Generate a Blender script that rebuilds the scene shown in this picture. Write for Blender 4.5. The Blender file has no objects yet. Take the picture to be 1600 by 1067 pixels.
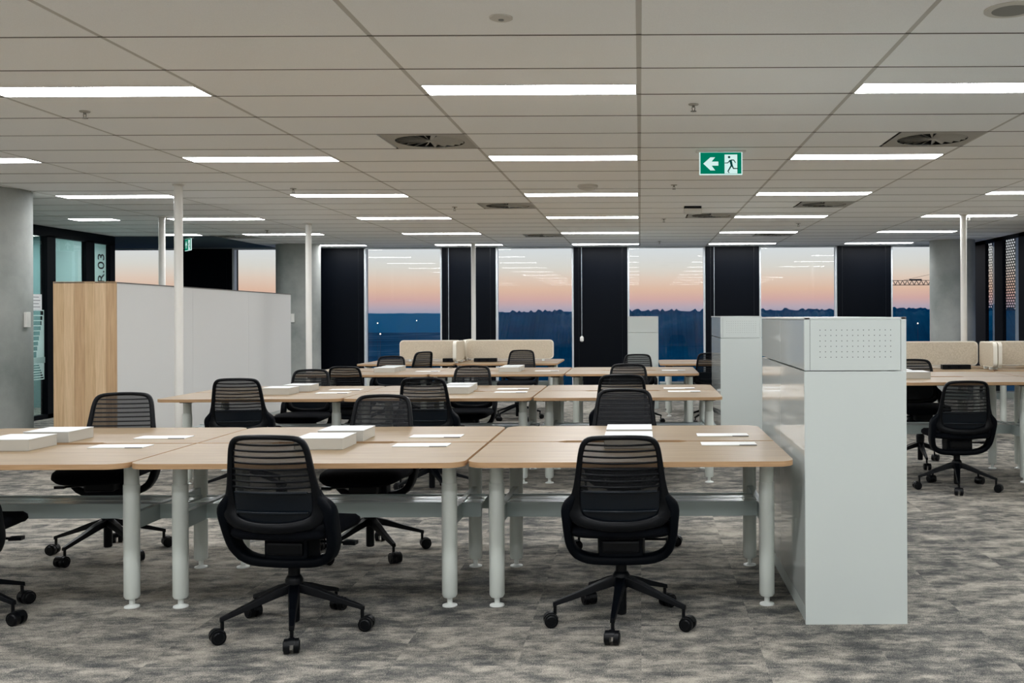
import bpy, bmesh, math, random
from mathutils import Vector, Matrix
random.seed(7)
PI = math.pi
sc = bpy.context.scene
COL = sc.collection

# ------------------------------------------------------------------ camera, sky, exposure
F = 1560.0
EYE = 1.40
CEIL = 2.68
cd = bpy.data.cameras.new('camera'); cam = bpy.data.objects.new('camera', cd); COL.objects.link(cam)
cd.sensor_width = 36.0; cd.lens = F * 36.0 / 1600.0
cd.shift_x = -0.125; cd.shift_y = -0.0253
cd.clip_start = 0.05; cd.clip_end = 12000
cam.location = (0, 0, EYE)
cam.rotation_euler = (math.radians(90), math.radians(0.25), 0)
sc.camera = cam
sc.view_settings.view_transform = 'Standard'
sc.view_settings.look = 'None'
sc.view_settings.gamma = 1.0
sc.view_settings.use_curve_mapping = False
sc.view_settings.exposure = 0.0
LAMP = 34.0
try:
    sc.cycles.use_denoising = True
    sc.cycles.max_bounces = 8; sc.cycles.diffuse_bounces = 7; sc.cycles.glossy_bounces = 4
    sc.cycles.transparent_max_bounces = 16; sc.cycles.caustics_reflective = False; sc.cycles.caustics_refractive = False
except Exception:
    pass

def s2l(c):
    return tuple((v / 255 / 12.92) if v / 255 <= 0.04045 else ((v / 255 + 0.055) / 1.055) ** 2.4 for v in c)

w = bpy.data.worlds.new('dusk_sky'); sc.world = w; w.use_nodes = True
nt = w.node_tree; nt.nodes.clear()
tc = nt.nodes.new('ShaderNodeTexCoord'); sx = nt.nodes.new('ShaderNodeSeparateXYZ')
mx = nt.nodes.new('ShaderNodeMath'); mx.operation = 'MAXIMUM'; mx.inputs[1].default_value = 0.0
sq = nt.nodes.new('ShaderNodeMath'); sq.operation = 'SQRT'
rp = nt.nodes.new('ShaderNodeValToRGB'); bg = nt.nodes.new('ShaderNodeBackground'); wo = nt.nodes.new('ShaderNodeOutputWorld')
nt.links.new(tc.outputs['Generated'], sx.inputs[0]); nt.links.new(sx.outputs['Z'], mx.inputs[0])
nt.links.new(mx.outputs[0], sq.inputs[0]); nt.links.new(sq.outputs[0], rp.inputs[0])
nt.links.new(rp.outputs[0], bg.inputs[0]); nt.links.new(bg.outputs[0], wo.inputs[0])
stops = [(0.0, (120, 135, 170)), (0.06, (160, 160, 178)), (0.095, (188, 168, 178)), (0.130, (216, 172, 164)), (0.160, (228, 188, 164)),
         (0.193, (230, 206, 188)), (0.22, (224, 218, 208)), (0.26, (222, 225, 226)), (0.5, (150, 170, 198)), (1.0, (60, 84, 128))]
cr = rp.color_ramp
cr.elements[0].position = 0.0; cr.elements[0].color = s2l(stops[0][1]) + (1,)
cr.elements[1].position = 1.0; cr.elements[1].color = s2l(stops[-1][1]) + (1,)
for p, c in stops[1:-1]:
    e = cr.elements.new(p); e.color = s2l(c) + (1,)
bg.inputs['Strength'].default_value = 1.0

# ------------------------------------------------------------------ materials
MATS = {}
def mat(name, rgb=(200, 200, 200), rough=0.5, metal=0.0, spec=0.5, lin=None, coat=0.0):
    m = bpy.data.materials.new(name); m.use_nodes = True
    b = m.node_tree.nodes['Principled BSDF']
    b.inputs['Base Color'].default_value = (lin if lin else s2l(rgb)) + (1,)
    b.inputs['Roughness'].default_value = rough; b.inputs['Metallic'].default_value = metal
    b.inputs['Specular IOR Level'].default_value = spec
    b.inputs['Coat Weight'].default_value = coat
    MATS[name] = m
    return m
def nodes(m): return m.node_tree.nodes, m.node_tree.links, m.node_tree.nodes['Principled BSDF']
def noise(m, scale, detail=4, vec=None, rough=0.55):
    n, l, b = nodes(m)
    t = n.new('ShaderNodeTexNoise'); t.inputs['Scale'].default_value = scale; t.inputs['Detail'].default_value = detail
    t.inputs['Roughness'].default_value = rough
    if vec is not None: l.new(vec, t.inputs['Vector'])
    return t
def objvec(m, sc3=(1, 1, 1), gen='Object'):
    n, l, b = nodes(m)
    t = n.new('ShaderNodeTexCoord'); mp = n.new('ShaderNodeMapping'); mp.inputs['Scale'].default_value = sc3
    l.new(t.outputs[gen], mp.inputs['Vector']); return mp.outputs[0]
def geovec(m, sc3=(1, 1, 1)):
    n, l, b = nodes(m)
    g = n.new('ShaderNodeNewGeometry'); mp = n.new('ShaderNodeMapping'); mp.inputs['Scale'].default_value = sc3
    l.new(g.outputs['Position'], mp.inputs['Vector']); return mp.outputs[0]
def ramp(m, fac, stops):
    n, l, b = nodes(m)
    r = n.new('ShaderNodeValToRGB'); l.new(fac, r.inputs[0])
    r.color_ramp.elements[0].position = stops[0][0]; r.color_ramp.elements[0].color = s2l(stops[0][1]) + (1,)
    r.color_ramp.elements[1].position = stops[-1][0]; r.color_ramp.elements[1].color = s2l(stops[-1][1]) + (1,)
    for p, c in stops[1:-1]:
        e = r.color_ramp.elements.new(p); e.color = s2l(c) + (1,)
    return r.outputs[0]
def bump(m, h, strength=0.2, dist=0.01):
    n, l, b = nodes(m)
    bp = n.new('ShaderNodeBump'); bp.inputs['Strength'].default_value = strength; bp.inputs['Distance'].default_value = dist
    l.new(h, bp.inputs['Height']); l.new(bp.outputs[0], b.inputs['Normal'])

# carpet: broad mottling stretched along the pile direction, broken per carpet square, with fine grain
m = mat('carpet', rough=0.95, spec=0.1); n, l, b = nodes(m)
pos = geovec(m)
def vm(op, a=None, bval=None):
    x = n.new('ShaderNodeVectorMath'); x.operation = op
    if a is not None: l.new(a, x.inputs[0])
    if bval is not None:
        if isinstance(bval, tuple): x.inputs[1].default_value = bval
        else: l.new(bval, x.inputs[1])
    return x
cell = vm('FLOOR', vm('MULTIPLY', pos, (2.0, 2.0, 0.0)).outputs[0])
wn = n.new('ShaderNodeTexWhiteNoise'); wn.noise_dimensions = '3D'; l.new(cell.outputs[0], wn.inputs['Vector'])
off = vm('MULTIPLY', wn.outputs['Color'], (0.35, 0.35, 0.0))
pp = vm('ADD', pos, off.outputs[0])
st = n.new('ShaderNodeMapping'); st.inputs['Scale'].default_value = (3.2, 5.6, 1); l.new(pp.outputs[0], st.inputs['Vector'])
n1 = noise(m, 1.5, 8, st.outputs[0], 0.73)
st2 = n.new('ShaderNodeMapping'); st2.inputs['Scale'].default_value = (110, 190, 1); l.new(pos, st2.inputs['Vector'])
n2 = noise(m, 1.6, 3, st2.outputs[0], 0.7)
n3 = noise(m, 0.45, 3, pos, 0.5)
a1 = n.new('ShaderNodeMath'); a1.operation = 'MULTIPLY_ADD'; l.new(n2.outputs[0], a1.inputs[0]); a1.inputs[1].default_value = 0.80; l.new(n1.outputs[0], a1.inputs[2])
a2 = n.new('ShaderNodeMath'); a2.operation = 'MULTIPLY_ADD'; l.new(n3.outputs[0], a2.inputs[0]); a2.inputs[1].default_value = 0.40; l.new(a1.outputs[0], a2.inputs[2])
hv = n.new('ShaderNodeMath'); hv.operation = 'MULTIPLY'; hv.inputs[1].default_value = 0.5; l.new(a2.outputs[0], hv.inputs[0])
c = ramp(m, hv.outputs[0], [(0.46, (60, 62, 63)), (0.525, (96, 96, 93)), (0.56, (136, 132, 124)), (0.63, (180, 173, 161))])
l.new(c, b.inputs['Base Color']); bump(m, n2.outputs[0], 0.5, 0.004)

m = mat('ceiling_tile', (220, 213, 200), 0.85, spec=0.2); n, l, b = nodes(m)
t = noise(m, 260, 2, geovec(m)); l.new(ramp(m, t.outputs[0], [(0.35, (243, 244, 243)), (0.6, (249, 250, 249))]), b.inputs['Base Color'])
mat('ceiling_backing', (70, 68, 64), 0.9); mat('grid_bar', (196, 194, 188), 0.6)
mat('joint_dark', (104, 100, 94), 0.8); mat('slate_dark', (62, 76, 82), 0.7)
mat('wall_paint', (236, 236, 232), 0.8)
m = mat('oak', rough=0.36, spec=0.42); n, l, b = nodes(m)
v = geovec(m, (1.2, 22, 22)); t = noise(m, 1.6, 6, v, 0.62)
l.new(ramp(m, t.outputs[0], [(0.3, (118, 98, 71)), (0.5, (137, 116, 86)), (0.7, (150, 129, 99))]), b.inputs['Base Color'])
m = mat('oak_edge', rough=0.5); n, l, b = nodes(m)
t = noise(m, 3, 4, geovec(m, (2, 2, 60)), 0.6)
l.new(ramp(m, t.outputs[0], [(0.3, (156, 122, 86)), (0.7, (182, 148, 110))]), b.inputs['Base Color'])
for i, (a_, b_) in enumerate([((178, 148, 110), (210, 180, 142)), ((166, 134, 98), (200, 168, 130)), ((190, 160, 122), (220, 192, 156))]):
    m = mat('oak_board_%d' % i, rough=0.5); n, l, b = nodes(m)
    t = noise(m, 2.0, 6, geovec(m, (26, 26, 1.2)), 0.65)
    l.new(ramp(m, t.outputs[0], [(0.3, a_), (0.7, b_)]), b.inputs['Base Color'])
mat('white_gloss', (204, 209, 206), 0.07, spec=0.6, coat=0.3)
mat('white_satin', (192, 199, 196), 0.35)
mat('white_powder', (222, 226, 222), 0.35)
mat('leg_grey', (212, 218, 212), 0.35)
mat('tray_grey', (160, 172, 170), 0.35)
mat('tray_top', (200, 210, 208), 0.25, metal=0.2)
mat('pole_white', (222, 220, 214), 0.3)
mat('box_card', (182, 178, 168), 0.6)
mat('box_lid', (204, 206, 205), 0.5)
mat('paper', (226, 227, 226), 0.7); mat('print_grey', (130, 132, 134), 0.8)
mat('seam_dark', (90, 88, 84), 0.7)
mat('black_plastic', lin=(0.0012, 0.0018, 0.0030), rough=0.36, spec=0.16)
mat('black_frame', lin=(0.0010, 0.0020, 0.0038), rough=0.5, spec=0.08)
mat('navy_panel', lin=(0.002, 0.0045, 0.008), rough=0.3, spec=0.25)
m = mat('black_fabric', lin=(0.0018, 0.0024, 0.004), rough=0.9, spec=0.08)
m = mat('black_blind', lin=(0.0008, 0.0018, 0.0040), rough=0.45, spec=0.08); n, l, b = nodes(m)
mat('black_metal', lin=(0.0015, 0.002, 0.003), rough=0.35, spec=0.2)
mat('window_frame', (160, 168, 172), 0.4); mat('frame_light', (205, 212, 216), 0.35)
m = mat('screen_felt', rough=0.95, spec=0.1); n, l, b = nodes(m)
t = noise(m, 90, 3, geovec(m)); l.new(ramp(m, t.outputs[0], [(0.35, (186, 174, 154)), (0.65, (206, 195, 176))]), b.inputs['Base Color'])
mat('screen_edge', (224, 218, 204), 0.7)
m = mat('concrete', rough=0.85, spec=0.2); n, l, b = nodes(m)
t = noise(m, 1.3, 7, geovec(m), 0.6); l.new(ramp(m, t.outputs[0], [(0.3, (126, 131, 128)), (0.5, (150, 153, 149)), (0.72, (168, 170, 165))]), b.inputs['Base Color'])
t2 = noise(m, 60, 3, geovec(m)); bump(m, t2.outputs[0], 0.15, 0.004)
m = mat('whiteboard', (212, 212, 209), 0.4)
mat('teal_wall', (120, 150, 150), 0.7)
mat('brown_trim', (100, 96, 92), 0.5)
mat('detector_white', (205, 202, 194), 0.5); mat('speaker_grey', (140, 139, 134), 0.8)
mat('vent_metal', (168, 166, 158), 0.5); mat('vent_dark', (10, 13, 16), 0.9)
mat('steel', (120, 118, 112), 0.35, metal=0.8)
mat('crane_paint', (70, 62, 60), 0.8)
mat('land_far', (30, 150, 184), 0.95, spec=0.0); mat('land_mid', (2, 92, 128), 0.95, spec=0.0); mat('land_near', (8, 38, 58), 0.95, spec=0.0)  # blue haze of distance is mixed into the land base colours
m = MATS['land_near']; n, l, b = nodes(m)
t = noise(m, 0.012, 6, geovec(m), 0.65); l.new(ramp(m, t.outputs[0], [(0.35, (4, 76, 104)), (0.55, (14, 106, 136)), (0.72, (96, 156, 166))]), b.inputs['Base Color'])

def emis(name, rgb, k):
    m = bpy.data.materials.new(name); m.use_nodes = True; n = m.node_tree.nodes; n.clear()
    e = n.new('ShaderNodeEmission'); o = n.new('ShaderNodeOutputMaterial')
    e.inputs[0].default_value = s2l(rgb) + (1,); e.inputs[1].default_value = k
    m.node_tree.links.new(e.outputs[0], o.inputs[0]); MATS[name] = m
emis('lamp_glow', (247, 249, 252), LAMP)
MATS['lamp_glow'].cycles.emission_sampling = 'FRONT_BACK'
emis('street_glow', (255, 235, 205), 5.0)
emis('sign_green', (0, 128, 98), 0.85); emis('sign_white', (214, 244, 240), 0.95)
emis('sign_dark', (4, 66, 62), 0.8)

def glass(name, tint, ior=1.5, boost=0.0):
    m = bpy.data.materials.new(name); m.use_nodes = True; n = m.node_tree.nodes; l = m.node_tree.links; n.clear()
    o = n.new('ShaderNodeOutputMaterial'); mixn = n.new('ShaderNodeMixShader'); tr = n.new('ShaderNodeBsdfTransparent'); gl = n.new('ShaderNodeBsdfGlossy')
    fr = n.new('ShaderNodeFresnel'); fr.inputs[0].default_value = ior
    ad = n.new('ShaderNodeMath'); ad.operation = 'ADD'; ad.inputs[1].default_value = boost; ad.use_clamp = True
    tr.inputs[0].default_value = tint + (1,); gl.inputs['Roughness'].default_value = 0.0
    ge = n.new('ShaderNodeNewGeometry'); iv = n.new('ShaderNodeMath'); iv.operation = 'SUBTRACT'; iv.inputs[0].default_value = 1.9; iv.use_clamp = False
    sc_ = n.new('ShaderNodeMath'); sc_.operation = 'MULTIPLY'; sc_.inputs[1].default_value = 1.9; l.new(ge.outputs['Backfacing'], sc_.inputs[0]); l.new(sc_.outputs[0], iv.inputs[1])
    ml = n.new('ShaderNodeMath'); ml.operation = 'MULTIPLY'; l.new(ad.outputs[0], ml.inputs[0]); l.new(iv.outputs[0], ml.inputs[1]); ml.use_clamp = True
    l.new(fr.outputs[0], ad.inputs[0]); l.new(ml.outputs[0], mixn.inputs[0]); l.new(tr.outputs[0], mixn.inputs[1]); l.new(gl.outputs[0], mixn.inputs[2]); l.new(mixn.outputs[0], o.inputs[0])
    MATS[name] = m
glass('window_glass', (0.96, 0.98, 0.99), 1.29, 0.0)
glass('room_glass', (0.78, 0.88, 0.87), 1.35, 0.0)
# knitted mesh of the chair backs: threads with holes, seen as partly transparent cloth
m = bpy.data.materials.new('back_mesh'); m.use_nodes = True; n = m.node_tree.nodes; l = m.node_tree.links; b = n['Principled BSDF']
b.inputs['Base Color'].default_value = (0.002, 0.003, 0.005, 1); b.inputs['Roughness'].default_value = 0.8
o = n['Material Output']; tr = n.new('ShaderNodeBsdfTransparent'); mixn = n.new('ShaderNodeMixShader'); mixn.inputs[0].default_value = 0.79
l.new(tr.outputs[0], mixn.inputs[1]); l.new(b.outputs[0], mixn.inputs[2]); l.new(mixn.outputs[0], o.inputs[0]); MATS['back_mesh'] = m
# frosted film: scatters light both ways and lets a little through
m = bpy.data.materials.new('frosted'); m.use_nodes = True; n = m.node_tree.nodes; l = m.node_tree.links; n.clear()
o = n.new('ShaderNodeOutputMaterial'); df = n.new('ShaderNodeBsdfDiffuse'); tl = n.new('ShaderNodeBsdfTranslucent'); tr = n.new('ShaderNodeBsdfTransparent')
m1 = n.new('ShaderNodeMixShader'); m2 = n.new('ShaderNodeMixShader'); m1.inputs[0].default_value = 0.5; m2.inputs[0].default_value = 0.2
for q in (df, tl): q.inputs[0].default_value = s2l((225, 240, 238)) + (1,)
l.new(df.outputs[0], m1.inputs[1]); l.new(tl.outputs[0], m1.inputs[2]); l.new(m1.outputs[0], m2.inputs[1]); l.new(tr.outputs[0], m2.inputs[2]); l.new(m2.outputs[0], o.inputs[0])
MATS['frosted'] = m

# ------------------------------------------------------------------ mesh helpers
class MB:
    def __init__(s): s.v = []; s.f = []; s.m = []; s.cur = 0
    def add(s, vs, fs):
        o = len(s.v); s.v += [tuple(x) for x in vs]; s.f += [tuple(i + o for i in f) for f in fs]; s.m += [s.cur] * len(fs); return s
    def box(s, x0, x1, y0, y1, z0, z1):
        return s.add([(x0, y0, z0), (x1, y0, z0), (x1, y1, z0), (x0, y1, z0), (x0, y0, z1), (x1, y0, z1), (x1, y1, z1), (x0, y1, z1)],
                     [(0, 3, 2, 1), (4, 5, 6, 7), (0, 1, 5, 4), (1, 2, 6, 5), (2, 3, 7, 6), (3, 0, 4, 7)])
    def tube(s, p0, p1, r0, r1=None, n=12, caps=True):
        r1 = r0 if r1 is None else r1
        p0 = Vector(p0); p1 = Vector(p1); d = (p1 - p0).normalized()
        a = d.orthogonal().normalized(); c = d.cross(a); vs = []
        for p, r in ((p0, r0), (p1, r1)):
            for i in range(n):
                t = 2 * PI * i / n; vs.append(p + a * (r * math.cos(t)) + c * (r * math.sin(t)))
        fs = [(i, (i + 1) % n, n + (i + 1) % n, n + i) for i in range(n)]
        if caps: fs += [tuple(range(n))[::-1], tuple(range(n, 2 * n))]
        return s.add(vs, fs)
    def lathe(s, prof, cx=0, cy=0, n=20):
        vs = []
        for r, z in prof:
            for i in range(n):
                t = 2 * PI * i / n; vs.append((cx + r * math.cos(t), cy + r * math.sin(t), z))
        fs = []
        for k in range(len(prof) - 1):
            for i in range(n):
                j = (i + 1) % n; fs.append((k * n + i, k * n + j, (k + 1) * n + j, (k + 1) * n + i))
        fs.append(tuple(range(n))[::-1]); fs.append(tuple(range((len(prof) - 1) * n, len(prof) * n)))
        return s.add(vs, fs)
    def prism(s, pts, z0, z1):
        n = len(pts)
        vs = [(x, y, z0) for x, y in pts] + [(x, y, z1) for x, y in pts]
        return s.add(vs, [tuple(range(n))[::-1], tuple(range(n, 2 * n))] + [(i, (i + 1) % n, n + (i + 1) % n, n + i) for i in range(n)])
    def layers(s, rings):
        n = len(rings[0]); vs = [p for r in rings for p in r]; fs = []
        for k in range(len(rings) - 1):
            for i in range(n):
                j = (i + 1) % n; fs.append((k * n + i, k * n + j, (k + 1) * n + j, (k + 1) * n + i))
        fs.append(tuple(range(n))[::-1]); fs.append(tuple(range((len(rings) - 1) * n, len(rings) * n)))
        return s.add(vs, fs)
    def sweep(s, path, rad, dep, closed=False, yd=Vector((0, 1, 0)), n=10, pw=3.0):
        P = [Vector(p) for p in path]; N = len(P); vs = []; fs = []
        for i in range(N):
            a = P[(i - 1) % N] if (closed or i > 0) else P[i]; c = P[(i + 1) % N] if (closed or i < N - 1) else P[i]
            t = (c - a).normalized(); r = t.cross(yd).normalized(); q = r.cross(t).normalized()
            for k in range(n):
                u = 2 * PI * k / n + PI / n; cu, su = math.cos(u), math.sin(u)
                cu = math.copysign(abs(cu) ** (2 / pw), cu); su = math.copysign(abs(su) ** (2 / pw), su)
                vs.append(P[i] + r * (cu * rad[i] / 2) + q * (su * dep[i] / 2))
        for i in range(N if closed else N - 1):
            j = (i + 1) % N
            for k in range(n):
                g = (k + 1) % n; fs.append((i * n + k, i * n + g, j * n + g, j * n + k))
        if not closed: fs += [tuple(range(n))[::-1], tuple(range((N - 1) * n, N * n))]
        return s.add(vs, fs)
    def mesh(s, name, mats, smooth=None, bevel=0.0):
        me = bpy.data.meshes.new(name); me.from_pydata(s.v, [], s.f)
        if isinstance(mats, str): mats = [mats]
        for m in mats: me.materials.append(MATS[m])
        me.polygons.foreach_set('material_index', s.m)
        bm = bmesh.new(); bm.from_mesh(me)
        bmesh.ops.recalc_face_normals(bm, faces=bm.faces)
        if bevel > 0:
            bmesh.ops.bevel(bm, geom=[e for e in bm.edges if e.calc_face_angle(0) > 0.6], offset=bevel, segments=2, affect='EDGES', profile=0.6)
        bm.to_mesh(me); bm.free()
        if smooth is not None:
            me.shade_smooth(); me.set_sharp_from_angle(angle=math.radians(smooth))
        me.update(); return me
    def obj(s, name, mats, parent=None, smooth=None, bevel=0.0, loc=None):
        return link(name, s.mesh(name, mats, smooth, bevel), parent, loc)
def link(name, me, parent=None, loc=None, rz=0):
    o = bpy.data.objects.new(name, me); COL.objects.link(o)
    if parent is not None: o.parent = parent
    if loc is not None: o.location = loc
    if rz: o.rotation_euler = (0, 0, rz)
    return o
def tag(o, label, cat, group=None, kind=None):
    o['label'] = label; o['category'] = cat
    if group: o['group'] = group
    if kind: o['kind'] = kind
    return o
def thing(name, label, cat, loc=(0, 0, 0), rz=0, group=None):
    o = bpy.data.objects.new(name, None); COL.objects.link(o); o.location = loc; o.rotation_euler = (0, 0, rz)
    o.empty_display_size = 0.1
    return tag(o, label, cat, group)
def struct(o): o['kind'] = 'structure'; return o
def rrect(x0, x1, y0, y1, r, n=6, corners=(1, 1, 1, 1)):
    pts = []
    for (cx, cy, a0, on) in ((x1 - r, y0 + r, -90, corners[0]), (x1 - r, y1 - r, 0, corners[1]), (x0 + r, y1 - r, 90, corners[2]), (x0 + r, y0 + r, 180, corners[3])):
        if on:
            for k in range(n + 1):
                a = math.radians(a0 + 90 * k / n); pts.append((cx + r * math.cos(a), cy + r * math.sin(a)))
        else:
            a = math.radians(a0 + 45); pts.append((cx + math.copysign(r, math.cos(a)), cy + math.copysign(r, math.sin(a))))
    return pts
def dup(root, loc, rz, label, group=None, parts=True):
    r = root.copy(); COL.objects.link(r); r.location = loc; r.rotation_euler = (0, 0, rz); r['label'] = label
    if group: r['group'] = group
    if parts:
        for ch in list(root.children):
            c = ch.copy(); COL.objects.link(c); c.parent = r
            for g in list(ch.children):
                d = g.copy(); COL.objects.link(d); d.parent = c
    return r

# ------------------------------------------------------------------ room shell
WY = 18.4       # window wall
XL, XR, XG, YB = -13.0, 6.0, -8.3, -6.0
struct(MB().box(XL, XR + 0.2, YB - 0.2, WY + 0.4, -0.12, 0.0).obj('floor', 'carpet'))

# ceiling: backing slab, grid bars, tiles
TW, TR = 1.225, 0.6125
Y0 = 5.775
ceil = struct(MB().box(XL, XR + 0.2, YB - 0.2, WY + 0.4, CEIL + 0.03, CEIL + 0.2).obj('ceiling', 'ceiling_backing'))
lights = []      # (x0, x1, yfar)
for k in range(-4, 6):
    yf = Y0 + k * 2.45
    for c in (-5, -3, -1, 1, 3):
        if k < 3 and c == 3 and k < 2 and k >= 0: continue
        lights.append((c * TW, c * TW + TW, yf))
    if k >= 3: lights.append((-7.40, -6.80, yf))
    if k == 5: lights.append((-9.45, -8.85, yf))
# the photograph's third row starts the right hand column of lamps
vents = [(-1, 2), (-1, 9), (-1, 16), (2, 2), (2, 9), (2, 16), (1, 11), (-5, 16)]   # right grid line index, row
light_cells = {(round(x0 / TW), round((yf - Y0) / TR)): 1 for x0, x1, yf in lights if x1 - x0 > 1}
vent_cells = {(c - 1, r): 1 for c, r in vents}
c0, c1 = -7, 4
r0, r1 = -5, 20
PLATE_X, PLATE_Y = -6.7, 15.6   # dark slate ceiling slab replaces the tiles beyond
cand = []
for c in range(c0, c1 + 1):
    for r in range(r0, r1 + 1):
        xa, xb = c * TW, min(c * TW + TW, XR); ya = Y0 + r * TR; yb = min(ya + TR, WY)
        if (c, r + 1) in light_cells: yb -= 0.25
        # row r spans up to Y0+(r+1)*TR ; lamp takes the far 25 cm
        if (c, r) in vent_cells: xb = xa + TW - 0.6125
        pxa, pxb = 1000 + xa * F / ya, 1000 + xb * F / ya
        inview = pxb > 0 and pxa < 1600 and ya > 3.9 and not (xb < -6.2 and ya < 11)
        cand.append((inview, ya, c, xa, xb, ya, yb))
cand.sort(key=lambda q: (not q[0], q[1]))
mesh_cache = {}
rest = MB(); nsep = 0
for q in cand:
    inview, _, c, xa, xb, ya, yb = q
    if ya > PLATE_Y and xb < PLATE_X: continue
    gx, gy = 0.0125, 0.0045
    if inview and nsep < 295:
        key = (round(xb - xa, 4), round(yb - ya, 4))
        if key not in mesh_cache:
            mesh_cache[key] = MB().box(gx, key[0] - gx, gy, key[1] - gy, 0, 0.02).mesh('ceiling_tile', 'ceiling_tile')
        link('ceiling_tile', mesh_cache[key], ceil, (xa, ya, CEIL + random.uniform(-0.0006, 0.0006)), 0); nsep += 1
    else:
        rest.box(xa + gx, xb - gx, ya + gy, yb - gy, CEIL, CEIL + 0.02)
for c in range(-11, 5):        # out of view, behind the camera and to the left
    for r in range(-20, 21):
        if c0 <= c and r >= r0: continue
        xa, xb = c * TW, min(c * TW + TW, XR); ya = Y0 + r * TR; yb = min(ya + TR, WY)
        if (c, r + 1) in light_cells: yb -= 0.25
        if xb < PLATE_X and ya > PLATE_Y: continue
        if ya < YB or xb < XL: continue
        rest.box(xa + 0.012, xb - 0.012, ya + 0.003, yb - 0.003, CEIL, CEIL + 0.02)
o = rest.obj('ceiling_tile_field', 'ceiling_tile', ceil); o['kind'] = 'stuff'
gb = bpy.data.meshes.new
for c in range(-8, 5):
    link('grid_bar', MB().box(-0.0125, 0.0125, YB, WY, 0, 0.010).mesh('grid_bar', 'grid_bar') if c == -8 else bpy.data.meshes['grid_bar'], ceil, (c * TW, 0, CEIL + 0.001))
rowme = MB().box(0, XR - (-8) * TW, -0.0075, 0.0075, 0, 0.008).mesh('cross_bar', 'joint_dark')  # dark grey bars along the row joints
for r in range(-4, 21):
    link('cross_bar', rowme, ceil, (-8 * TW, Y0 + r * TR, CEIL - 0.0012))
struct(MB().box(XL, PLATE_X, PLATE_Y + 0.1, WY, CEIL - 0.004, CEIL + 0.02).obj('ceiling_slab_1', 'slate_dark'))

# window wall: piers, windows
pitch, ww = 2.43, 1.44
centres = [0.49 + pitch * k for k in range(-5, 3)]
edges = []
for i, cx in enumerate(centres):
    a, b_ = cx - ww / 2, min(cx + ww / 2, XR)
    edges.append((a, b_))
    win = struct(bpy.data.objects.new('window_%d' % (i + 1), None)); COL.objects.link(win); win.location = (0, WY, 0)
    MB().box(a + 0.03, b_ - 0.03, 0.1, 0.112, 0.04, CEIL - 0.04).obj('pane', 'window_glass', win)
    f = MB(); f.box(a, a + 0.035, 0.02, 0.14, 0, CEIL); f.box(b_ - 0.035, b_, 0.02, 0.14, 0, CEIL)
    f.box(a, b_, 0.02, 0.14, CEIL - 0.03, CEIL); f.box(a, b_, 0.02, 0.14, 0, 0.05)
    f.obj('window_frame', 'frame_light', win)
wall = struct(bpy.data.objects.new('wall_back', None)); COL.objects.link(wall); wall.location = (0, WY, 0)
prev = XL
for (a, b_) in edges + [(XR + 0.2, 0)]:
    if a - prev > 0.05:
        MB().box(prev, a, 0.0, 0.3, 0, CEIL + 0.03).obj('pier_panel', 'black_blind', wall)
        if a < XR and prev > XL + 0.1:
            MB().box(prev + 0.09, prev + 0.097, -0.004, 0, 0, CEIL).obj('panel_joint', 'navy_panel', wall)
            MB().box(a - 0.10, a - 0.093, -0.004, 0, 0, CEIL).obj('panel_joint', 'navy_panel', wall)
    prev = b_
MB().box(XL, XR + .2, -0.03, 0.0, CEIL - 0.012, CEIL + 0.03).obj('head_trim', 'window_frame', wall)
# walls behind the camera and to the sides
struct(MB().box(XL, XR + 0.2, YB - 0.2, YB, 0, CEIL + 0.03).obj('wall_front', 'wall_paint'))
struct(MB().box(XL - 0.2, XL, YB, WY, 0, CEIL + 0.03).obj('wall_left', 'wall_paint'))
# right wall: dark, with two tall windows behind perforated sun screens
rw = struct(bpy.data.objects.new('wall_right', None)); COL.objects.link(rw); rw.location = (XR, 0, 0)
wins = [(15.82, 16.52), (16.90, 17.34)]
MB().box(0, 0.2, YB, 13.0, 0, CEIL + 0.03).obj('plain_panel', 'wall_paint', rw)
ys = [13.0] + [v for w2 in wins for v in w2] + [WY]
for i in range(0, len(ys), 2):
    MB().box(0, 0.06, ys[i], ys[i + 1], 0, CEIL + 0.03).obj('pier_panel', 'black_blind', rw)
MB().box(0, 0.06, 13.0, WY, CEIL - 0.06, CEIL + 0.03).obj('head_panel', 'black_blind', rw)
def perforated(y0, y1, z0, z1, cell, hole, vert, cy_w, hy):      # plate with staggered round holes, in the plane x = 0
    mb = MB(); nz = int((z1 - z0) / cell); ny = int((y1 - y0) / cy_w)
    for iz in range(nz):
        sh = 0.5 * cy_w if iz % 2 else 0
        for iy in range(ny):
            ca = y0 + iy * cy_w + sh; cb = z0 + iz * cell
            if ca + cy_w > y1 + 1e-6: continue
            cy, cz = ca + cy_w / 2, cb + cell / 2
            P = [(ca, cb), (cy, cb), (ca + cy_w, cb), (ca + cy_w, cz), (ca + cy_w, cb + cell), (cy, cb + cell), (ca, cb + cell), (ca, cz)]
            H = [(cy + hy * math.cos(math.radians(a)), cz + hole * math.sin(math.radians(a))) for a in (225, 270, 315, 0, 45, 90, 135, 180)]
            if vert == 'x': V = [(0, p[0], p[1]) for p in P + H]
            else: V = [(p[0], 0, p[1]) for p in P + H]
            mb.add(V, [(k, (k + 1) % 8, 8 + (k + 1) % 8, 8 + k) for k in range(8)])
    return mb
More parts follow.
